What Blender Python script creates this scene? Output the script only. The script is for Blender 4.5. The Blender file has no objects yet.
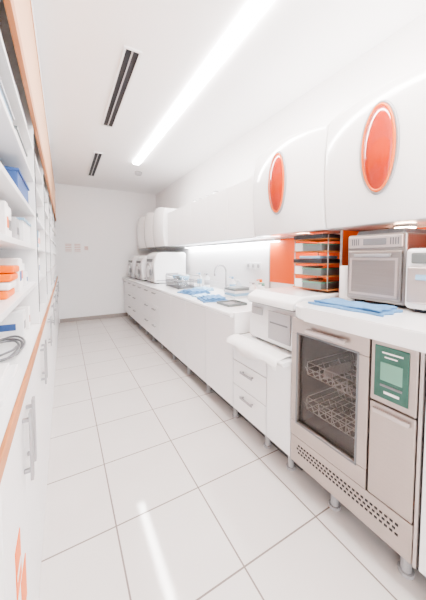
import bpy, bmesh, math, random
from mathutils import Vector, Matrix
random.seed(4)
S=bpy.context.scene
C=S.collection

# ---------------- materials ----------------
def mat(name,col,rough=0.5,metal=0.0,emit=None,es=0.0,noise=0.0,nscale=8.0,bump=0.0,coat=0.0,brushed=False):
    m=bpy.data.materials.new(name); m.use_nodes=True
    nt=m.node_tree; b=nt.nodes['Principled BSDF']
    b.inputs['Base Color'].default_value=(*col,1); b.inputs['Roughness'].default_value=rough
    b.inputs['Metallic'].default_value=metal
    if coat: b.inputs['Coat Weight'].default_value=coat; b.inputs['Coat Roughness'].default_value=0.05
    if emit: b.inputs['Emission Color'].default_value=(*emit,1); b.inputs['Emission Strength'].default_value=es
    tc=nt.nodes.new('ShaderNodeTexCoord'); n=nt.nodes.new('ShaderNodeTexNoise'); n.inputs['Scale'].default_value=nscale
    mp=nt.nodes.new('ShaderNodeMapping'); nt.links.new(tc.outputs['Object'],mp.inputs['Vector']); nt.links.new(mp.outputs[0],n.inputs['Vector'])
    if brushed: mp.inputs['Scale'].default_value=(1,1,30)
    if noise>0:
        mx=nt.nodes.new('ShaderNodeMix'); mx.data_type='RGBA'
        mx.inputs[6].default_value=(*[c*(1-noise) for c in col],1); mx.inputs[7].default_value=(*[min(1,c*(1+noise)) for c in col],1)
        nt.links.new(n.outputs['Fac'],mx.inputs[0]); nt.links.new(mx.outputs[2],b.inputs['Base Color'])
    if bump>0:
        bp=nt.nodes.new('ShaderNodeBump'); bp.inputs['Strength'].default_value=bump; bp.inputs['Distance'].default_value=0.01
        nt.links.new(n.outputs['Fac'],bp.inputs['Height']); nt.links.new(bp.outputs[0],b.inputs['Normal'])
    return m
WHITE=mat('white_wall',(0.91,0.895,0.895),0.7,noise=0.01)
CEIL=mat('ceiling_paint',(0.92,0.905,0.905),0.8,noise=0.01)
LAM=mat('white_laminate',(0.90,0.885,0.885),0.28,noise=0.01)
LAM2=mat('white_laminate_front',(0.88,0.865,0.87),0.32,noise=0.01)
GLOSSW=mat('gloss_white',(0.91,0.90,0.90),0.15,coat=0.3)
PLW=mat('white_plastic',(0.84,0.835,0.84),0.3)
PLG=mat('light_grey_plastic',(0.42,0.41,0.42),0.35)
GREY=mat('grey_plastic',(0.17,0.17,0.18),0.4)
DARK=mat('dark_void',(0.03,0.03,0.035),0.6)
GAPSHADE=mat('gap_shade_grey',(0.12,0.115,0.12),0.5)  # dark grey that paints in the shade of toe gaps and door seams
STEEL=mat('brushed_steel',(0.47,0.41,0.38),0.33,0.85,noise=0.05,nscale=6,brushed=True)
STEELP=mat('steel_light',(0.56,0.50,0.48),0.3,0.7,noise=0.04,nscale=6,brushed=True)
STEELN=mat('neutral_steel',(0.36,0.335,0.32),0.28,0.9,noise=0.08,nscale=6,brushed=True)
HAND=mat('handle_metal',(0.40,0.39,0.40),0.35,0.5)
CAV=mat('wash_chamber_steel',(0.20,0.165,0.155),0.4,0.3)
WIRE=mat('white_wire',(0.85,0.83,0.82),0.3)
CORAL=mat('coral_window',(0.50,0.028,0.0),0.07,coat=1.0,noise=0.25,nscale=5)
CORALR=mat('coral_window_rim',(0.85,0.17,0.03),0.2,coat=0.5)
CORALP=mat('coral_panel',(0.80,0.13,0.025),0.4,noise=0.03,nscale=2)
WOOD=mat('beech_wood',(0.52,0.20,0.07),0.45,noise=0.12,nscale=7)
WOODL=mat('light_beech',(0.76,0.45,0.27),0.45,noise=0.06,nscale=7)
BLUE=mat('blue_cloth',(0.12,0.26,0.46),0.9,noise=0.25,nscale=40,bump=0.4)
BLUEBOX=mat('blue_box',(0.05,0.11,0.30),0.5)
LBLUE=mat('pale_blue_plastic',(0.28,0.46,0.62),0.4)
ORANGE=mat('orange_plastic',(0.90,0.17,0.0),0.45)
TEAL=mat('teal_panel',(0.04,0.12,0.09),0.2,noise=0.25,nscale=14)
TEALL=mat('teal_display',(0.16,0.34,0.26),0.2)
BLACK=mat('black_plastic',(0.03,0.03,0.035),0.35)
PAPER=mat('paper',(0.88,0.85,0.84),0.8)
PINK=mat('pink_print',(0.60,0.30,0.27),0.8)
TRAYM=mat('tray_grey',(0.20,0.22,0.22),0.3,0.3)
GLOW=mat('lamp_diffuser',(1,1,1),0.5,emit=(1,0.985,0.97),es=22)
GLOW2=mat('strip_diffuser',(1,1,1),0.5,emit=(0.95,0.98,1.0),es=12)
GLOWO=mat('warm_lamp_diffuser',(1,0.8,0.6),0.5,emit=(1,0.66,0.45),es=24)
GLOWADD=mat('added_uplight',(1,1,1),0.5,emit=(1,0.985,0.97),es=6)  # glow of the uplights added to brighten ceiling and upper wall

def glassmat(name,tint,a):
    m=bpy.data.materials.new(name); m.use_nodes=True; nt=m.node_tree
    nt.nodes.remove(nt.nodes['Principled BSDF'])
    out=nt.nodes['Material Output']; t=nt.nodes.new('ShaderNodeBsdfTransparent'); g=nt.nodes.new('ShaderNodeBsdfGlossy')
    t.inputs[0].default_value=(*tint,1); g.inputs['Roughness'].default_value=0.03; mx=nt.nodes.new('ShaderNodeMixShader'); mx.inputs[0].default_value=a
    nt.links.new(t.outputs[0],mx.inputs[1]); nt.links.new(g.outputs[0],mx.inputs[2]); nt.links.new(mx.outputs[0],out.inputs[0])
    return m
GLASS=glassmat('door_glass',(0.70,0.66,0.64),0.07)
CLEAR=glassmat('clear_glassware',(0.90,0.93,0.95),0.18)

# floor tiles
FT=bpy.data.materials.new('floor_tiles'); FT.use_nodes=True
nt=FT.node_tree; b=nt.nodes['Principled BSDF']
geo=nt.nodes.new('ShaderNodeNewGeometry'); sep=nt.nodes.new('ShaderNodeSeparateXYZ'); nt.links.new(geo.outputs['Position'],sep.inputs[0])
def M(op,a,bv=None):
    n=nt.nodes.new('ShaderNodeMath'); n.operation=op
    for i,v in enumerate((a,bv)):
        if v is None: continue
        if isinstance(v,(int,float)): n.inputs[i].default_value=v
        else: nt.links.new(v,n.inputs[i])
    return n.outputs[0]
T=0.44
def edge(sock,o): return M('PINGPONG',M('DIVIDE',M('SUBTRACT',sock,o),T),0.5)
ex=edge(sep.outputs[0],0.188-4.4); ey=edge(sep.outputs[1],1.288-4.4)
mn=M('MINIMUM',ex,ey); gr=M('LESS_THAN',mn,0.008)
wn=nt.nodes.new('ShaderNodeTexNoise'); wn.inputs['Scale'].default_value=3.0; nt.links.new(geo.outputs['Position'],wn.inputs['Vector'])
mA=nt.nodes.new('ShaderNodeMix'); mA.data_type='RGBA'; mA.inputs[6].default_value=(0.64,0.595,0.57,1); mA.inputs[7].default_value=(0.71,0.665,0.64,1); nt.links.new(wn.outputs['Fac'],mA.inputs[0])
mB=nt.nodes.new('ShaderNodeMix'); mB.data_type='RGBA'; mB.inputs[7].default_value=(0.22,0.175,0.155,1); nt.links.new(mA.outputs[2],mB.inputs[6]); nt.links.new(gr,mB.inputs[0])
nt.links.new(mB.outputs[2],b.inputs['Base Color'])
rr=M('ADD',M('MULTIPLY',gr,0.5),0.07); nt.links.new(rr,b.inputs['Roughness'])
b.inputs['Specular IOR Level'].default_value=0.5
bp=nt.nodes.new('ShaderNodeBump'); bp.inputs['Strength'].default_value=0.3; bp.inputs['Distance'].default_value=0.002; bp.invert=True
nt.links.new(gr,bp.inputs['Height']); nt.links.new(bp.outputs[0],b.inputs['Normal'])

# ---------------- builders ----------------
groups=[]
def G(name):
    e=bpy.data.objects.new(name,None); e.empty_display_size=0.05; C.objects.link(e); groups.append(e); return e
def mk(par,name,bm,m,bevel=0.0,smooth=False,seg=2):
    me=bpy.data.meshes.new(name); bmesh.ops.recalc_face_normals(bm,faces=bm.faces); bm.to_mesh(me); bm.free()
    ob=bpy.data.objects.new(name,me); C.objects.link(ob); me.materials.append(m)
    if smooth:
        for p in me.polygons: p.use_smooth=True
    if bevel>0:
        md=ob.modifiers.new('bev','BEVEL'); md.width=bevel; md.segments=seg; md.limit_method='ANGLE'; md.angle_limit=0.6
    if par is not None: ob.parent=par
    return ob
def addbox(bm,x0,x1,y0,y1,z0,z1):
    vs=[bm.verts.new((x,y,z)) for x in (x0,x1) for y in (y0,y1) for z in (z0,z1)]
    for f in ((0,1,3,2),(4,6,7,5),(0,4,5,1),(2,3,7,6),(0,2,6,4),(1,5,7,3)): bm.faces.new([vs[i] for i in f])
def box(par,name,x0,x1,y0,y1,z0,z1,m,bevel=0.0,seg=2):
    bm=bmesh.new(); addbox(bm,x0,x1,y0,y1,z0,z1); return mk(par,name,bm,m,bevel,False,seg)
def boxes(par,name,lst,m,bevel=0.0):
    bm=bmesh.new()
    for l in lst: addbox(bm,*l)
    return mk(par,name,bm,m,bevel)
def addrod(bm,p,q,r,n=8,r2=None):
    p=Vector(p);q=Vector(q);d=q-p
    mt=Matrix.Translation((p+q)/2)@d.to_track_quat('Z','Y').to_matrix().to_4x4()
    bmesh.ops.create_cone(bm,cap_ends=True,segments=n,radius1=r,radius2=r if r2 is None else r2,depth=d.length,matrix=mt)
def rods(par,name,lst,r,m,n=8):
    bm=bmesh.new()
    for p,q in lst: addrod(bm,p,q,r,n)
    return mk(par,name,bm,m,0,True)
def lathe(par,name,prof,cx,cy,z0,m,n=24):
    bm=bmesh.new(); rings=[]
    for r,z in prof:
        rings.append([bm.verts.new((cx+r*math.cos(2*math.pi*i/n),cy+r*math.sin(2*math.pi*i/n),z0+z)) for i in range(n)])
    for a,bb in zip(rings,rings[1:]):
        for i in range(n): bm.faces.new((a[i],a[(i+1)%n],bb[(i+1)%n],bb[i]))
    bm.faces.new(rings[0][::-1]); bm.faces.new(rings[-1])
    return mk(par,name,bm,m,0,True)
def prismY(par,name,pts,y0,y1,m,bevel=0.0,seg=2):
    bm=bmesh.new(); a=[bm.verts.new((x,y0,z)) for x,z in pts]; c=[bm.verts.new((x,y1,z)) for x,z in pts]; n=len(pts)
    bm.faces.new(a); bm.faces.new(c[::-1])
    for i in range(n): bm.faces.new((a[i],a[(i+1)%n],c[(i+1)%n],c[i]))
    return mk(par,name,bm,m,bevel,False,seg)
def prismZ(par,name,pts,z0,z1,m,bevel=0.0,seg=2):
    bm=bmesh.new(); a=[bm.verts.new((x,y,z0)) for x,y in pts]; c=[bm.verts.new((x,y,z1)) for x,y in pts]; n=len(pts)
    bm.faces.new(a[::-1]); bm.faces.new(c)
    for i in range(n): bm.faces.new((a[i],a[(i+1)%n],c[(i+1)%n],c[i]))
    return mk(par,name,bm,m,bevel,False,seg)
def cloth(name,cx,cy,z,sx,sy,m,layers=2,rot=0.0,amp=0.006):
    g=G(name)
    for L in range(layers):
        bm=bmesh.new(); N=22; th=0.007; s=1-0.12*L; zo=z+L*(th+0.004)
        ph=random.random()*6; grid=[]; low=[]
        for i in range(N+1):
            row=[];rl=[]
            for j in range(N+1):
                a=(i/N-.5)*sx*s*(1+0.05*math.sin(j*.7+ph)); c=(j/N-.5)*sy*s*(1+0.04*math.sin(i*.6+ph))
                x=cx+a*math.cos(rot)-c*math.sin(rot)+0.01*L; y=cy+a*math.sin(rot)+c*math.cos(rot)
                h=amp*(1+math.sin(i*.9+ph+j*.3))*0.6+amp*(1+math.sin(j*.8-ph))*0.4
                row.append(bm.verts.new((x,y,zo+th+h))); rl.append(bm.verts.new((x,y,zo if L==0 else zo+h*.5)))
            grid.append(row);low.append(rl)
        for i in range(N):
            for j in range(N):
                bm.faces.new((grid[i][j],grid[i+1][j],grid[i+1][j+1],grid[i][j+1])); bm.faces.new((low[i][j],low[i][j+1],low[i+1][j+1],low[i+1][j]))
        for i in range(N):
            for (A,B) in (((i,0),(i+1,0)),((i,N),(i+1,N)),((0,i),(0,i+1)),((N,i),(N,i+1))):
                bm.faces.new((grid[A[0]][A[1]],grid[B[0]][B[1]],low[B[0]][B[1]],low[A[0]][A[1]]))
        mk(g,'layer_%d'%L,bm,m,0,True)
    return g

# ---------------- room ----------------
XR=1.87; XL=-0.50; YB=6.0; YN=-1.2; H=2.72
def plane_room(name,x0,x1,y0,y1,z0,z1,m): return box(None,name,x0,x1,y0,y1,z0,z1,m)
plane_room('floor',XL-.1,XR+.1,YN,YB+.1,-0.1,0,FT)
plane_room('ceiling',XL-.1,XR+.1,YN,YB+.1,H,H+.1,CEIL)
plane_room('wall_back',XL-.1,XR+.1,YB,YB+.1,0,H,WHITE)
plane_room('wall_right',XR,XR+.1,YN,YB,0,H,WHITE)
plane_room('wall_left',XL-.1,XL,YN,YB,0,H,WHITE)
box(None,'baseboard_back',-0.1,1.2,YB-.012,YB,0,0.075,mat('baseboard_grey',(0.34,0.30,0.28),0.5),0.003)

# ceiling fixtures
g=G('linear_ceiling_light')
LX=.95
box(g,'diffuser',LX,LX+.085,-0.9,4.15,H-.018,H-.001,GLOW)
boxes(g,'end_caps',[(LX,LX+.085,4.15,4.16,H-.020,H),(LX,LX+.085,-0.91,-0.90,H-.020,H)],PLW)
for y0,y1 in ((1.92,3.12),(3.98,5.14)):
    g=G('ceiling_air_vent')
    box(g,'slot_void',0.405,0.495,y0,y1,H-.004,H,DARK)
    boxes(g,'frame',[(0.39,0.405,y0-.015,y1+.015,H-.012,H),(0.495,0.51,y0-.015,y1+.015,H-.012,H),(0.405,0.495,y0-.015,y0,H-.012,H),(0.405,0.495,y1,y1+.015,H-.012,H)],PLW)
    boxes(g,'slat',[(0.445,0.455,y0,y1,H-.012,H-.004)],PLG)
g=G('smoke_detector')
lathe(g,'body',[(0.03,-.05),(0.05,-.045),(0.06,-.02),(0.062,0)],1.127,4.56,H,PLG)

g=G('wall_notice')
for i,(x,z,w,h) in enumerate(((0.02,1.38,.13,.2),(0.18,1.38,.13,.2),(0.36,1.43,.09,.09))):
    box(g,'sheet_%d'%i,x,x+w,YB-.004,YB,z,z+h,PAPER)
    boxes(g,'print_%d'%i,[(x+.012,x+w-.012,YB-.006,YB-.004,z+h*k,z+h*k+.009) for k in (.18,.35,.52,.69,.84)],PINK)

# ---------------- right base cabinets ----------------
XD=1.13; ZB=0.12
def handle(par,name,y0,y1,z,x=XD):
    boxes(par,name,[(x-.028,x-.02,y0,y1,z-.008,z+.008),(x-.02,x,y0+.01,y0+.02,z-.005,z+.005),(x-.02,x,y1-.02,y1-.01,z-.005,z+.005)],HAND,0.002)
def base(name,y0,y1,ztop,fronts,x=XD):
    g=G(name)
    box(g,'carcass',x+.02,XR-.002,y0+.001,y1-.001,ZB,ztop,GAPSHADE if len(fronts)<2 else PLG)
    n=0
    for (z0,z1,hp) in fronts:
        box(g,'front_%d'%n,x,x+.02,y0+.003,y1-.003,z0+.003,z1-.003,LAM2,0.003)
        w=(y1-y0)
        if hp: handle(g,'handle_%d'%n,y0+w*.32,y1-w*.32,z1-.055,x)
        n+=1
    lg=bmesh.new()
    for yy in (y0+.05,):
        for xx in (x+.06,XR-.12):
            addrod(lg,(xx,yy,0.012),(xx,yy,ZB),0.018,12); addrod(lg,(xx,yy,0),(xx,yy,0.014),0.028,12)
    mk(g,'legs',lg,PLG,0,False)
    box(g,'toe_gap_shade',x+.10,x+.115,y0+.001,y1-.001,0.0,ZB,GAPSHADE)  # dark sheet standing in for the shade under the cabinet
    return g
ZT=0.835
ys=[1.69,2.15,2.61,3.07,3.53]
for a,c in zip(ys,ys[1:]): base('base_cabinet',a,c,ZT,[(ZB,ZT,False)])
yy=[3.53,3.94,4.35,4.76,5.17,5.58,5.985]
for i,(a,c) in enumerate(zip(yy,yy[1:])):
    base('drawer_cabinet',a,c,ZT,[(ZB,.36,True),(.36,.6,True),(.6,ZT,True)] if i%3!=2 else [(ZB,.6,False),(.6,ZT,True)])
g=G('countertop')
prismY(g,'slab',[(1.10,ZT+.008),(1.108,ZT),(XR-.002,ZT),(XR-.002,.87),(1.108,.87),(1.10,.862)],1.69,YB-.003,GLOSSW,0.003)
box(g,'upstand',XR-.02,XR-.003,1.69,YB-.003,.87,.95,GLOSSW,0.002)
box(g,'end_panel',1.13,XR-.003,1.672,1.689,.701,.87,LAM,0.001)
ZL=0.70
base('drawer_cabinet',1.30,1.69,ZL-.03,[(ZB,.32,True),(.32,.51,True),(.51,ZL-.03,True)])
base('base_cabinet',1.085,1.30,ZL-.03,[(ZB,ZL-.03,False)])
g=G('low_countertop')
prismY(g,'slab',[(1.06,ZL-.012),(1.07,ZL-.03),(XR-.002,ZL-.03),(XR-.002,ZL),(1.075,ZL),(1.06,ZL-.006)],1.087,1.670,GLOSSW,0.004)

g=G('white_liner_sheet')
bm=bmesh.new(); N=24; top=[];
path=[(1.170,ZL+.001),(1.15,ZL+.002),(1.12,ZL+.003),(1.08,ZL+.004),(1.052,ZL-.006),(1.046,ZL-.03),(1.043,ZL-.055)]
for i in range(N+1):
    y=1.12+(1.66-1.12)*i/N
    top.append([bm.verts.new((x-(0.004*math.sin(i*.9) if k>3 else 0),y,z+(0.004*(1+math.sin(i*.8+k)) if 0<k<3 else 0)+(0.02*math.sin(i*.35) if k==6 else 0))) for k,(x,z) in enumerate(path)])
for i in range(N):
    for k in range(6): bm.faces.new((top[i][k],top[i+1][k],top[i+1][k+1],top[i][k+1]))
o=mk(g,'sheet',bm,PAPER,0,True); md=o.modifiers.new('s','SOLIDIFY'); md.thickness=0.0015; md.offset=1

g=G('sterilisation_pouch_sealer')
z0=ZL+.012
prismY(g,'body',[(1.20,z0+.02),(1.22,z0),(1.78,z0),(1.78,z0+.26),(1.22,z0+.26),(1.20,z0+.12)],1.14,1.58,PLW,0.012,3)
prismY(g,'lid',[(1.178,z0+.27),(1.19,z0+.262),(1.80,z0+.262),(1.80,z0+.345),(1.26,z0+.345),(1.185,z0+.31)],1.13,1.59,GLOSSW,0.018,4)
box(g,'seam',1.196,1.79,1.137,1.583,z0+.257,z0+.264,GREY)
box(g,'front_panel',1.190,1.203,1.16,1.36,z0+.04,z0+.23,PLG,0.004)
box(g,'slot',1.188,1.191,1.18,1.34,z0+.15,z0+.16,GREY)
box(g,'display',1.192,1.203,1.43,1.54,z0+.18,z0+.23,PLG,0.003)
boxes(g,'feet',[(1.24,1.28,1.18,1.22,ZL,z0),(1.24,1.28,1.50,1.54,ZL,z0),(1.70,1.74,1.18,1.22,ZL,z0),(1.70,1.74,1.50,1.54,ZL,z0)],GREY)

# ---------------- washer disinfector ----------------
g=G('washer_disinfector')
X=1.13; Y0,Y1=.457,1.078; YM=.634
TOP=.965
boxes(g,'carcass',[(X+.03,1.80,Y0,Y0+.012,ZB,TOP),(X+.03,1.80,Y1-.012,Y1,ZB,TOP),(1.79,1.80,Y0,Y1,ZB,TOP),(X+.03,1.79,Y0,Y1,TOP-.015,TOP),(X+.03,1.79,Y0,Y1,ZB,.28),(X+.03,1.79,Y0,YM,.28,TOP-.015)],GREY)
cy0,cy1,cz0,cz1=YM+.04,Y1-.045,.36,.885
boxes(g,'chamber',[(X+.03,1.6,cy0-.01,cy0,cz0,cz1),(X+.03,1.6,cy1,cy1+.01,cz0,cz1),(1.6,1.61,cy0,cy1,cz0,cz1),(X+.03,1.6,cy0,cy1,cz0-.01,cz0),(X+.03,1.6,cy0,cy1,cz1,cz1+.01)],CAV)
def frame(par,name,x0,x1,y0,y1,z0,z1,iy0,iy1,iz0,iz1,m,bev=0.004):
    boxes(par,name,[(x0,x1,y0,y1,iz1,z1),(x0,x1,y0,y1,z0,iz0),(x0,x1,y0,iy0,iz0,iz1),(x0,x1,iy1,y1,iz0,iz1)],m,bev)
frame(g,'door',X-.012,X+.03,YM+.003,Y1-.003,.287,TOP-.004,YM+.055,Y1-.05,.375,.875,STEEL)
frame(g,'door_gasket',X-.016,X-.010,YM+.046,Y1-.041,.366,.884,YM+.055,Y1-.05,.375,.875,GREY,0.002)
box(g,'door_glass',X+.004,X+.009,YM+.055,Y1-.05,.375,.875,GLASS)
box(g,'door_handle',X-.045,X-.025,YM+.10,Y1-.12,.905,.925,STEELP,0.006)
boxes(g,'door_handle_mount',[(X-.027,X-.011,YM+.11,YM+.13,.908,.922),(X-.027,X-.011,Y1-.15,Y1-.13,.908,.922)],STEELP)
L=[]
for zr in (.44,.64):
    for k in range(9):
        y=cy0+.02+(cy1-cy0-.04)*k/8
        L.append(((X+.05,y,zr),(1.55,y,zr)))
        if k%2==0: L.append(((X+.05,y,zr),(X+.05,y,zr+.07)))
    for k in range(7):
        x=X+.05+.42*k/6
        L.append(((x,cy0+.02,zr),(x,cy1-.02,zr)))
        if k%2==0:
            for q in range(8): 
                y=cy0+.03+(cy1-cy0-.06)*q/7
                L.append(((x,y,zr),(x-.025,y,zr+.05)))
    for zz in (zr+.07,zr+.035): L+= [((X+.05,cy0+.02,zz),(X+.05,cy1-.02,zz)),((X+.05,cy1-.02,zz),(1.55,cy1-.02,zz)),((X+.05,cy0+.02,zz),(1.55,cy0+.02,zz))]
rods(g,'wire_racks',L,0.0030,WIRE,6)
rods(g,'spray_arm',[((1.38,cy0+.05,.60),(1.38,cy1-.05,.60)),((1.38,(cy0+cy1)/2,.60),(1.38,(cy0+cy1)/2,.64))],0.01,STEEL)
boxes(g,'baskets',[(X+.07,X+.30,cy0+.04,cy0+.05,.645,.70),(X+.07,X+.30,cy1-.12,cy1-.11,.645,.70)],WIRE)
box(g,'control_panel',X-.008,X+.03,Y0+.004,YM-.003,.70,TOP-.004,STEEL,0.004)
box(g,'control_screen',X-.013,X-.008,Y0+.03,YM-.02,.725,.94,TEAL,0.003)
boxes(g,'screen_labels',[(X-.015,X-.013,Y0+.05,YM-.05,.912,.918),(X-.015,X-.013,Y0+.07,YM-.06,.895,.900),(X-.015,X-.013,Y0+.06,YM-.06,.748,.758)],PAPER)
box(g,'display',X-.016,X-.013,Y0+.05,YM-.045,.80,.875,TEALL,0.002)
box(g,'button_row',X-.016,X-.013,Y0+.05,YM-.045,.775,.785,GREY,0.001)
box(g,'dosing_door',X-.008,X+.03,Y0+.004,YM-.003,.287,.694,STEEL,0.005)
box(g,'dosing_door_grip',X-.022,X-.008,Y0+.02,YM-.02,.655,.675,STEELP,0.004)
box(g,'vent_panel',X-.006,X+.03,Y0+.002,Y1-.002,ZB+.005,.282,STEEL,0.004)
bm=bmesh.new()
n=26
for r,z in enumerate((.235,.215,.195)):
    for k in range(n):
        y=Y0+.05+(Y1-Y0-.1)*(k+.5*(r%2))/n
        addbox(bm,X-.0085,X-.006,y,y+.011,z,z+.008)
mk(g,'vent_holes',bm,BLACK)
boxes(g,'side_trim',[(X-.002,X+.03,Y0-.012,Y0,ZB,TOP)],STEELP,0.002)
lg=bmesh.new()
for y in (Y0+.05,Y1-.24):
    for x in (X+.07,1.7): addrod(lg,(x,y,0.012),(x,y,ZB),0.02,12); addrod(lg,(x,y,0),(x,y,.014),.03,12)
mk(g,'legs',lg,PLG)
box(g,'toe_gap_shade',X+.12,X+.135,Y0,Y1,0,ZB,GAPSHADE)  # shade in the gap below the washer, put in as a dark sheet
box(g,'badge',X-.015,X-.012,.80,.90,.892,.899,PLG)

base('base_cabinet',-0.15,.44,.965,[(ZB,.965,False)])
base('base_cabinet',-0.75,-0.15,.965,[(ZB,.965,False)])
g=G('raised_worktop')
pts=[(XR-.002,-.75),(1.075,-.75),(1.075,.95)]
for k in range(9):
    a=math.pi/2*k/8; pts.append((1.075+.14*(1-math.cos(a)),.95+.14*math.sin(a)))
pts.append((XR-.002,1.09))
prismZ(g,'slab',pts,.968,1.04,GLOSSW,0.012,3)
cloth('blue_towel',1.28,.83,1.04,.18,.38,BLUE,2,0.05,0.004)

# ---------------- devices on the worktop ----------------
g=G('stainless_steriliser')
z0=1.055
box(g,'body',1.47,1.82,.672,.985,z0,z0+.37,STEELN,0.012,3)
box(g,'front_door',1.452,1.47,.685,.97,z0+.02,z0+.28,STEELN,0.01,3)
frame(g,'door_trim',1.449,1.453,.70,.955,z0+.035,z0+.24,.712,.943,z0+.047,z0+.228,STEELP,0.001)
box(g,'head_panel',1.455,1.47,.685,.97,z0+.295,z0+.36,STEELP,0.006)
box(g,'head_display',1.451,1.455,.76,.88,z0+.31,z0+.345,GREY,0.003)
boxes(g,'head_vents',[(1.453,1.455,.70+.012*k,.705+.012*k,z0+.31,z0+.345) for k in range(4)]+[(1.453,1.455,.905+.012*k,.910+.012*k,z0+.31,z0+.345) for k in range(4)],GREY)
box(g,'door_grip',1.432,1.452,.73,.92,z0+.245,z0+.262,HAND,0.004)
boxes(g,'feet',[(1.5,1.54,.69,.73,1.04,z0),(1.5,1.54,.91,.95,1.04,z0),(1.75,1.79,.69,.73,1.04,z0),(1.75,1.79,.91,.95,1.04,z0)],BLACK)
prismY(g,'top_cover',[(1.50,z0+.37),(1.52,z0+.395),(1.80,z0+.395),(1.80,z0+.37)],.70,.95,GREY,0.004)
g=G('tabletop_autoclave')
box(g,'body',1.42,1.80,.25,.655,z0,z0+.285,PLW,0.02,4)
box(g,'door',1.402,1.42,.27,.638,z0+.03,z0+.20,STEELP,0.012,3)
box(g,'control_strip',1.408,1.42,.29,.625,z0+.215,z0+.265,TRAYM,0.006)
box(g,'badge',1.399,1.402,.54,.60,z0+.14,z0+.165,LBLUE)
boxes(g,'feet',[(1.45,1.49,.28,.32,1.04,z0),(1.45,1.49,.58,.62,1.04,z0),(1.72,1.76,.28,.32,1.04,z0),(1.72,1.76,.58,.62,1.04,z0)],BLACK)
g=G('coral_splashback')
box(g,'panel',XR-.014,XR-.002,-.7,2.10,1.045,1.475,CORALP,0.002)
box(g,'lower_panel',XR-.014,XR-.002,1.10,1.67,.705,1.044,CORALP,0.002)
box(g,'trim',XR-.016,XR-.002,2.10,2.112,.96,1.475,PLG,0.001)
g=G('coral_divider_panel')
box(g,'panel',1.60,XR-.016,1.105,1.120,.705,1.475,CORALP,0.002)
box(g,'edge',1.592,1.60,1.105,1.120,.705,1.475,PLG,0.001)
# instrument tray rack
g=G('instrument_tray_rack')
rx0,rx1,ry0,ry1=1.54,1.80,1.17,1.46
zz=ZL+.37
rods(g,'posts',[((x,y,zz),(x,y,1.45)) for x in (rx0,rx1) for y in (ry0,ry1)],.004,HAND)
boxes(g,'shelves',[(rx0-.01,rx1+.01,ry0-.01,ry1+.01,z,z+.008) for z in (1.07,1.165,1.25,1.335,1.42)],WOOD,0.001)
boxes(g,'trays',[(rx0-.03,rx1-.03,ry0+.03,ry1-.10,z,z+.04) for z in (1.078,1.173,1.343)],TRAYM,0.004)
boxes(g,'white_trays',[(rx0-.01,rx1-.03,ry1-.08,ry1-.01,z,z+.06) for z in (1.078,1.173,1.343)],PLW,0.004)
boxes(g,'dark_trays',[(rx0-.05,rx1-.05,ry0+.01,ry1-.03,z,z+.028) for z in (1.258,1.428)],BLACK,0.004)
boxes(g,'blue_packs',[(rx0-.02,rx1-.09,ry0+.05,ry1-.06,z,z+.02) for z in (1.288,)],LBLUE,0.004)
boxes(g,'teal_lids',[(rx0-.032,rx1-.03,ry0+.028,ry1-.098,z,z+.01) for z in (1.213,1.118,1.383)],TEALL,0.002)
g=G('paper_roll')
lathe(g,'roll',[(0.043,0),(0.047,.004),(0.047,.2),(0.043,.205),(0.02,.205),(0.02,.15)],1.56,1.036,1.04,PAPER)

# ---------------- upper cabinets ----------------
ZU0,ZU1=1.48,2.02; XU=1.50
g=G('wall_cabinet_run')
box(g,'carcass',XU+.02,XR-.001,1.91,4.19,ZU0,ZU1,PLG)
box(g,'soffit',XU+.02,XR-.001,1.91,4.19,ZU0-.002,ZU0,LAM)
box(g,'top_board',XU+.02,XR-.001,1.91,4.19,ZU1,ZU1+.002,LAM)
n=5
for i in range(n):
    a=1.91+(4.19-1.91)*i/n; c=1.91+(4.19-1.91)*(i+1)/n
    box(g,'door_%d'%i,XU,XU+.02,a+.0025,c-.0025,ZU0+.002,ZU1-.002,LAM,0.002)
box(g,'light_housing',1.785,1.865,1.95,4.15,ZU0-.024,ZU0-.002,PLW)
box(g,'light_diffuser',1.79,1.86,1.96,4.14,ZU0-.030,ZU0-.024,GLOW2)
box(g,'added_uplight_housing',1.60,1.66,1.95,4.15,ZU1+.002,ZU1+.014,PLW)  # added uplight, out of sight on the cabinet tops, lifts the ceiling
box(g,'added_uplight_diffuser',1.605,1.655,1.96,4.14,ZU1+.014,ZU1+.018,GLOWADD)

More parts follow.
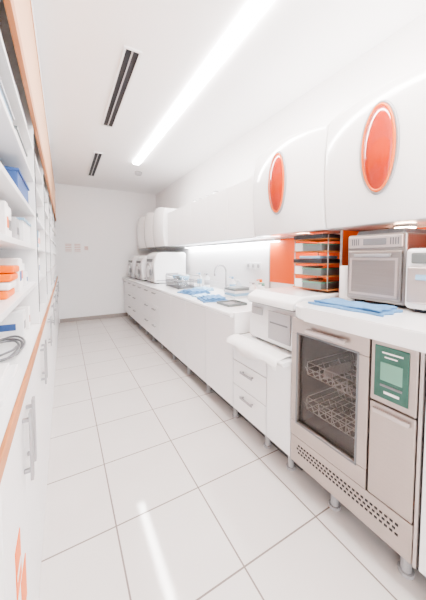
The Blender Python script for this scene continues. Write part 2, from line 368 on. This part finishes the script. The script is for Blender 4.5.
def oval_ring(g,name,xc,cy,zc,a,bb,rr,m):
    bm=bmesh.new(); R=[]; NU=56
    for k in range(NU):
        th=2*math.pi*k/NU; ring=[]
        for m_ in range(10):
            ph=2*math.pi*m_/10; sc=rr*math.cos(ph)
            ring.append(bm.verts.new((xc+rr*.9*math.sin(ph)+.0075*math.sin(th)**2,cy+(a+sc)*math.cos(th),zc+(bb+sc)*math.sin(th))))
        R.append(ring)
    for k in range(NU):
        for m_ in range(10): bm.faces.new((R[k][m_],R[(k+1)%NU][m_],R[(k+1)%NU][(m_+1)%10],R[k][(m_+1)%10]))
    mk(g,name,bm,m,0,True)
def bulged(name,y0,y1,z0=1.48,z1=2.19,oval=True,x0=1.50,b=.06):
    g=G(name); ny,nz=28,18; cy=(y0+y1)/2; hw=(y1-y0)/2-.003
    bm=bmesh.new(); F=[];Bk=[]
    for i in range(ny+1):
        s=-1+2*i/ny; r=[];q=[]
        zt=z1-.035*abs(s)**2.2
        for j in range(nz+1):
            t=j/nz; z=z0+(zt-z0)*t
            rnd=(1-abs(2*t-1)**2.5)
            x=x0-b*(1-abs(s)**2.0)*(.75+.25*rnd)-.03*rnd
            r.append(bm.verts.new((x,cy+s*hw,z))); q.append(bm.verts.new((XR-.001,cy+s*hw,z)))
        F.append(r);Bk.append(q)
    for i in range(ny):
        for j in range(nz):
            bm.faces.new((F[i][j],F[i+1][j],F[i+1][j+1],F[i][j+1])); bm.faces.new((Bk[i][j],Bk[i][j+1],Bk[i+1][j+1],Bk[i+1][j]))
        bm.faces.new((F[i][0],Bk[i][0],Bk[i+1][0],F[i+1][0])); bm.faces.new((F[i][nz],F[i+1][nz],Bk[i+1][nz],Bk[i][nz]))
    for j in range(nz):
        bm.faces.new((F[0][j],F[0][j+1],Bk[0][j+1],Bk[0][j])); bm.faces.new((F[ny][j],Bk[ny][j],Bk[ny][j+1],F[ny][j+1]))
    o=mk(g,'shell',bm,GLOSSW,0.012,True,4); o.modifiers['bev'].angle_limit=0.9
    if oval:
        xc=x0-b-.026; zc=1.855; a,bb=.090,.226
        oval_ring(g,'oval_bezel',xc-.004,cy,zc,a,bb,.009,HAND)
        oval_ring(g,'oval_inner_rim',xc-.010,cy,zc,a-.013,bb-.013,.008,CORALR)
        bm=bmesh.new(); bmesh.ops.create_uvsphere(bm,u_segments=40,v_segments=24,radius=1)
        for v in bm.verts: v.co=Vector((xc+.010+.048*v.co.x,cy+(a-.005)*v.co.y,zc+(bb-.005)*v.co.z))
        mk(g,'oval_window',bm,CORAL,0,True)
        lathe(g,'lamp_housing',[(0.055,-.012),(0.06,0)],1.70,cy,z0,PLG); lathe(g,'lamp_diffuser',[(0.05,-.018),(0.05,-.012)],1.70,cy,z0,GLOWO)
        box(g,'added_uplight_diffuser',1.66,1.71,y0+.05,y1-.05,z1,z1+.016,GLOWADD)  # another added uplight, hidden on top, to brighten the ceiling
    return g
bulged('oval_window_cabinet',1.16,1.90)
bulged('oval_window_cabinet',.42,1.16)
bulged('oval_window_cabinet',-.32,.42)
for a in (4.20,4.79,5.38): bulged('rounded_wall_cabinet',a,a+.585,z1=2.14,oval=False,x0=1.46)

g=G('storage_jars')
for k in range(4):
    y=3.0+.2*k; hh=.10+.04*random.random()
    lathe(g,'jar_%d'%k,[(0.045,0),(0.05,.01),(0.05,hh*.8),(0.04,hh*.9)],1.73,y,ZU1+.002,PLW,16)
    lathe(g,'lid_%d'%k,[(0.042,hh*.9),(0.042,hh),(0.02,hh+.01)],1.73,y,ZU1+.002,PLG,16)

# ---------------- counter appliances (far end) ----------------
def steril(y0,y1,h,xf):
    g=G('countertop_steriliser'); z=.88; cy=(y0+y1)/2
    hw=(y1-y0)/2
    P=[(1.80,z),(1.80,z+h-.03),(1.77,z+h),(xf+.12,z+h),(xf+.04,z+h-.04),(xf,z+h*.62),(xf+.01,z+.04),(xf+.03,z)]
    prismY(g,'body',P,y0,y1,PLW,0.03,4)
    bm=bmesh.new(); addrod(bm,(xf+.01,cy,z+h*.36),(xf-.022,cy,z+h*.36),min(hw*.72,h*.30),32); mk(g,'round_door',bm,PLG,0.008)
    bm=bmesh.new(); addrod(bm,(xf-.02,cy,z+h*.36),(xf-.03,cy,z+h*.36),min(hw*.5,h*.2),32); mk(g,'door_centre',bm,PLW,0.004)
    box(g,'display',xf-.002,xf+.02,cy-hw*.6,cy+hw*.6,z+h*.68,z+h*.78,GREY,0.003)
    box(g,'side_vents',xf+.2,xf+.42,y0-.002,y0+.002,z+h*.25,z+h*.32,PLG)
    box(g,'base_trim',xf+.04,1.79,y0-.002,y1+.002,z+.03,z+.05,PLG)
    box(g,'latch',xf-.045,xf-.02,cy-hw*.85,cy-hw*.6,z+h*.25,z+h*.45,GREY,0.004)
    boxes(g,'feet',[(xf+.06,xf+.1,y0+.04,y0+.08,.87,z),(xf+.06,xf+.1,y1-.08,y1-.04,.87,z),(1.7,1.74,y0+.04,y0+.08,.87,z),(1.7,1.74,y1-.08,y1-.04,.87,z)],BLACK)
steril(4.12,4.62,.50,1.24); steril(4.74,5.2,.45,1.20); steril(5.34,5.8,.45,1.18)

g=G('wire_dish_rack')
L=[];x0,x1,y0,y1=1.3,1.62,3.25,3.72
for z in (.885,.97): L+=[((x0,y0,z),(x0,y1,z)),((x1,y0,z),(x1,y1,z)),((x0,y0,z),(x1,y0,z)),((x0,y1,z),(x1,y1,z))]
for k in range(12):
    y=y0+(y1-y0)*k/11; L+=[((x0,y,.885),(x1,y,.885)),((x0,y,.885),(x0,y,1.02)),((x1-.1,y,.885),(x1-.1,y,1.0))]
for x in (x0,x1):
    for y in (y0,y1): L.append(((x,y,.87),(x,y,1.04)))
L+=[((x0,y0,1.04),(x0,y1,1.04)),((x1,y0,1.04),(x1,y1,1.04))]
rods(g,'wires',L,.0045,GREY,6)
for k in range(4): lathe(g,'beaker_%d'%k,[(0.03,0),(0.034,.005),(0.036,.13),(0.034,.13),(.032,.1)],1.40+.09*(k%2),3.33+.1*k,.89,CLEAR,16)
for k in range(3): lathe(g,'bowl_%d'%k,[(0.05,0),(0.055,.005),(0.07,.05),(0.065,.05),(.05,.01)],1.44,3.36+.14*k,.985,TRAYM if k%2 else LBLUE,20)
cloth('folded_blue_cloth',1.34,2.85,.87,.26,.32,BLUE,3,0.2,.007)
cloth('folded_blue_cloth',1.28,2.30,.87,.24,.26,BLUE,3,-.2,.007)
cloth('pale_blue_wipes',1.57,3.06,.87,.16,.26,LBLUE,2,.1,.01)
cloth('pale_blue_wipes',1.32,2.58,.87,.2,.16,LBLUE,1,.3,.006)
g=G('instrument_tray')
frame_l=[(1.22,1.42,1.9,2.1,.872,.876),(1.22,1.225,1.9,2.1,.876,.892),(1.415,1.42,1.9,2.1,.876,.892),(1.225,1.415,1.9,1.905,.876,.892),(1.225,1.415,2.095,2.1,.876,.892)]
boxes(g,'tray',[(a,b_,c,d,e-.002,f) for a,b_,c,d,e,f in frame_l],TRAYM)
rods(g,'instruments',[((1.24,1.93+.03*k,.881),(1.40,1.94+.03*k,.881)) for k in range(5)],.004,HAND)
g=G('stacked_trays')
for k in range(4): boxes(g,'tray_%d'%k,[(1.50,1.72,2.22,2.42,.87+.028*k,.89+.028*k),(1.51,1.71,2.23,2.41,.89+.028*k,.898+.028*k)],[PLW,LBLUE,PLW,TRAYM][k],0.004)
def bottle(name,x,y,r,h,m,mc):
    g=G(name); lathe(g,'body',[(r*.95,0),(r,.006),(r,h*.68),(r*.4,h*.8),(r*.35,h*.86)],x,y,.87,m,20)
    lathe(g,'cap',[(r*.42,h*.86),(r*.42,h*.95),(r*.2,h)],x,y,.87,mc,16)
    lathe(g,'label',[(r*1.02,h*.2),(r*1.02,h*.55)],x,y,.87,mc,20)
    rods(g,'nozzle',[((x,y,.87+h*.97),(x-.05,y,.87+h*.96))],.006,mc)
for (x,y,r,h,m,mc) in ((1.74,2.62,.035,.2,PLW,LBLUE),(1.74,2.5,.035,.17,CLEAR,PLW),(1.66,2.12,.04,.18,PLW,PLG),(1.64,1.98,.035,.22,PLW,ORANGE),(1.76,3.3,.04,.2,PLW,PLG),(1.74,3.5,.035,.2,PLW,LBLUE),(1.55,1.84,.035,.2,PLW,TEALL)): bottle('pump_bottle',x,y,r,h,m,mc)
g=G('sink_faucet')
L=[((1.76,2.8,.87),(1.76,2.8,1.12))]
p=[(1.76-.08+.08*math.cos(a),2.8,1.12+.08*math.sin(a)) for a in [math.pi*k/10 for k in range(11)]]
L+=list(zip(p,p[1:])); L.append((p[-1],(1.60,2.8,1.07)))
rods(g,'spout',L,.011,HAND,12); lathe(g,'base',[(0.028,0),(0.028,.02),(.02,.03)],1.76,2.8,.87,HAND,20)
rods(g,'lever',[((1.76,2.8,.92),(1.73,2.72,.96))],.007,HAND)
g=G('wall_socket')
for k in range(3):
    box(g,'plate_%d'%k,XR-.012,XR-.001,2.25+.09*k,2.33+.09*k,1.16,1.24,PLW,0.004)
    bm=bmesh.new(); addrod(bm,(XR-.014,2.29+.09*k,1.20),(XR-.011,2.29+.09*k,1.20),.022,20); mk(g,'socket_%d'%k,bm,PLG)
g=G('glove_box_holder')
box(g,'box',1.62,1.74,3.86,4.06,.87,1.03,PLW,.004); box(g,'opening',1.617,1.62,3.91,4.01,.93,.97,LBLUE); box(g,'label',1.617,1.62,3.88,4.04,.985,1.01,GREY)

# ---------------- left unit ----------------
XLF=-.115; XB=XL+.002
edges=[-.7,-.05,.61,1.27,1.93,2.59,3.25,3.91,4.57,5.23,5.985]
for i,(a,c) in enumerate(zip(edges,edges[1:])):
    g=G('base_cabinet')
    box(g,'carcass',XB,XLF-.02,a+.001,c-.001,.08,.90,PLG)
    mid=(a+c)/2
    box(g,'door_a',XLF-.02,XLF,a+.002,mid-.0015,.09,.898,LAM2,.002); box(g,'door_b',XLF-.02,XLF,mid+.0015,c-.002,.09,.898,LAM2,.002)
    for nm,y in (('handle_a',mid-.04),('handle_b',mid+.04)):
        boxes(g,nm,[(XLF+.016,XLF+.024,y-.013,y+.013,.66,.86),(XLF,XLF+.016,y-.006,y+.006,.68,.69),(XLF,XLF+.016,y-.006,y+.006,.83,.84)],HAND,.002)
    box(g,'plinth',XB,XLF-.002,a+.001,c-.001,0,.08,LAM2)
    if i==2:
        box(g,'orange_label',XLF,XLF+.0015,.72,.79,.50,.62,ORANGE); box(g,'label_text',XLF+.0015,XLF+.0022,.73,.78,.54,.555,PAPER)
        box(g,'orange_label_low',XLF,XLF+.0015,.78,.86,.36,.48,ORANGE)
ZLC=.935
g=G('left_countertop')
box(g,'slab',XB,XLF-.001,-.7,5.985,.901,ZLC,GLOSSW)
box(g,'wood_edge',XLF-.001,XLF+.008,-.7,5.985,.901,ZLC+.002,WOOD,.002)
g=G('open_shelving_unit')
XS=-.125
zs=[1.15,1.34,1.515,1.70,1.87]
ups=[-.6,.25,1.72,2.5,3.3,4.1,4.9,5.97]
boxes(g,'uprights',[(XB,XS,y,y+.018,ZLC+.0005,H-.002) for y in ups],LAM,.001)
boxes(g,'shelves',[(XB,XS-.004,a+.018,c,z,z+.018) for z in zs for a,c in zip(ups,ups[1:])],LAM,.001)
box(g,'back_panel',XB,XB+.008,-.6,5.985,ZLC+.0005,H-.002,LAM)
boxes(g,'wood_fascia',[(XS,XS+.012,-.6,5.985,2.04,2.56)],WOODL,.002)
boxes(g,'wood_trim',[(XS,XS+.018,-.6,5.985,1.99,2.038),(XS,XS+.015,-.6,5.985,2.562,2.58)],WOOD,.002)
boxes(g,'top_fascia',[(XS,XS+.012,-.6,5.985,2.582,H-.002)],LAM,.002)
boxes(g,'shelf_rail_strips',[(XS,XS+.003,y+.004,y+.014,1.0,1.95) for y in ups[2:5]],BLACK)

def bin_(name,x0,x1,y0,y1,z,h,m,m2=None,cm=None):
    g=G(name); t=.004
    boxes(g,'walls',[(x0,x1,y0,y1,z,z+t),(x0,x0+t,y0,y1,z+t,z+h),(x1-t,x1,y0,y1,z+t,z+h),(x0+t,x1-t,y0,y0+t,z+t,z+h),(x0+t,x1-t,y1-t,y1,z+t,z+h)],m,.001)
    boxes(g,'rim',[(x0-.006,x0,y0-.006,y1+.006,z+h-.01,z+h),(x1,x1+.006,y0-.006,y1+.006,z+h-.01,z+h),(x0,x1,y0-.006,y0,z+h-.01,z+h),(x0,x1,y1,y1+.006,z+h-.01,z+h)],m2 or m)
    boxes(g,'contents',[(x0+.012+k*.032,x0+.036+k*.032,y0+.02,y1-.02,z+t,z+h*(.7+.4*random.random())) for k in range(int((x1-x0-.03)/.032))],cm or PLW,.003)
s=[z+.018 for z in zs]
bin_('blue_storage_bin',-.33,-.15,1.30,1.66,s[2],.115,BLUEBOX,None,LBLUE)
bin_('storage_bin',-.42,-.20,.98,1.24,s[2],.07,PLW,LBLUE)
bin_('storage_bin',-.36,-.15,1.30,1.62,s[3],.09,PLW,TRAYM)
bin_('storage_bin',-.40,-.15,.85,1.22,s[3],.09,LBLUE,PLG)
bin_('storage_bin',-.38,-.15,1.40,1.68,s[1],.11,PLW,LBLUE)
bin_('storage_bin',-.38,-.15,1.30,1.66,s[4],.08,PLW,PLG)
def supplies(name,y0,y1,z,hmax,mats):
    g=G(name); y=y0;k=0
    while y<y1-.05:
        w=.035+.05*random.random(); h=hmax*(.5+.5*random.random()); xx=-.15-.05*random.random()
        box(g,'pack_%d'%k,xx-.14,xx,y,min(y+w,y1),z,z+h,random.choice(mats),.004)
        box(g,'label_%d'%k,xx,xx+.0012,y+w*.2,min(y+w*.8,y1),z+h*.3,z+h*.6,random.choice([GREY,PINK,BLUEBOX,ORANGE]))
        box(g,'side_label_%d'%k,xx-.10,xx-.03,y-.0012,y,z+h*.3,z+h*.55,random.choice([PLG,PINK,BLUEBOX,PLG]))
        y+=w+.006;k+=1
supplies('stacked_supply_boxes',1.0,1.36,s[1],.14,[PLW,PAPER,PLG,LBLUE])
supplies('stacked_supply_boxes',1.25,1.68,s[0],.13,[PLW,PAPER,LBLUE])
supplies('stacked_supply_boxes',1.46,1.68,ZLC,.15,[PLW,PAPER,PLG])
for a in (1.76,2.55,3.36,4.15,4.95):
    for z in [ZLC]+s:
        supplies('stacked_supply_boxes',a,a+.68,z,.14 if z<1.8 else .09,[PLW,PAPER,PLG,TRAYM,LBLUE,PAPER,BLUEBOX if random.random()<.4 else TRAYM])
g=G('orange_glove_packs')
for k in range(4): box(g,'pack_%d'%k,-.30,-.155+.004*k,1.02+.02*k,1.17+.01*k,s[0]+.026*k,s[0]+.024+.026*k,ORANGE if k!=1 else PAPER,.006)
g=G('cable_coil')
cu=bpy.data.curves.new('cable','CURVE'); cu.dimensions='3D'; cu.bevel_depth=.004; sp=cu.splines.new('POLY'); n=90; sp.points.add(n-1)
for i in range(n):
    a=i*.21; r=.06+.012*math.sin(i*.13); sp.points[i].co=(-.21+r*math.cos(a)*.9,1.26+2.3*r*math.sin(a),ZLC+.006+.004*(i/22)+.003*math.sin(i*.5)**2,1)
o=bpy.data.objects.new('cable',cu); C.objects.link(o); cu.materials.append(GREY); o.parent=g
g=G('paper_tray')
boxes(g,'base',[(-.38,-.14,.80,1.06,ZLC,ZLC+.015)],PLW,.003); boxes(g,'sheets',[(-.36,-.16,.82,1.04,ZLC+.015,ZLC+.03)],PAPER,.001)

# ---------------- centre empties on their contents ----------------
bpy.context.view_layer.update()
for e in groups:
    pts=[]
    for c in e.children:
        for v in c.bound_box: pts.append(Vector(v))
    if not pts: continue
    mnv=Vector([min(p[i] for p in pts) for i in range(3)]); mxv=Vector([max(p[i] for p in pts) for i in range(3)])
    c0=Vector(((mnv.x+mxv.x)/2,(mnv.y+mxv.y)/2,mnv.z)); e.location=c0
    for c in e.children: c.location=-c0

# ---------------- world, camera ----------------
w=bpy.data.worlds.new('World'); S.world=w; w.use_nodes=True
bg=w.node_tree.nodes['Background']; bg.inputs[0].default_value=(1,0.985,0.975,1); bg.inputs[1].default_value=1.8
S.view_settings.view_transform='AgX'
try: S.view_settings.look='AgX - Medium High Contrast'
except Exception: pass
S.view_settings.exposure=1.5

f=265.0; pitch=math.radians(3.0); yaw=math.atan(149/265)
cam=bpy.data.cameras.new('camera'); co=bpy.data.objects.new('camera',cam); C.objects.link(co)
cam.sensor_fit='VERTICAL'; cam.sensor_height=36; cam.sensor_width=36*426/600; cam.lens=36*f/600
cam.clip_start=0.01
co.location=(0,0,1.3); co.rotation_euler=(math.pi/2-pitch,0,-yaw)
cam.shift_y=-(43-f*math.tan(pitch))/600*1.0
S.camera=co
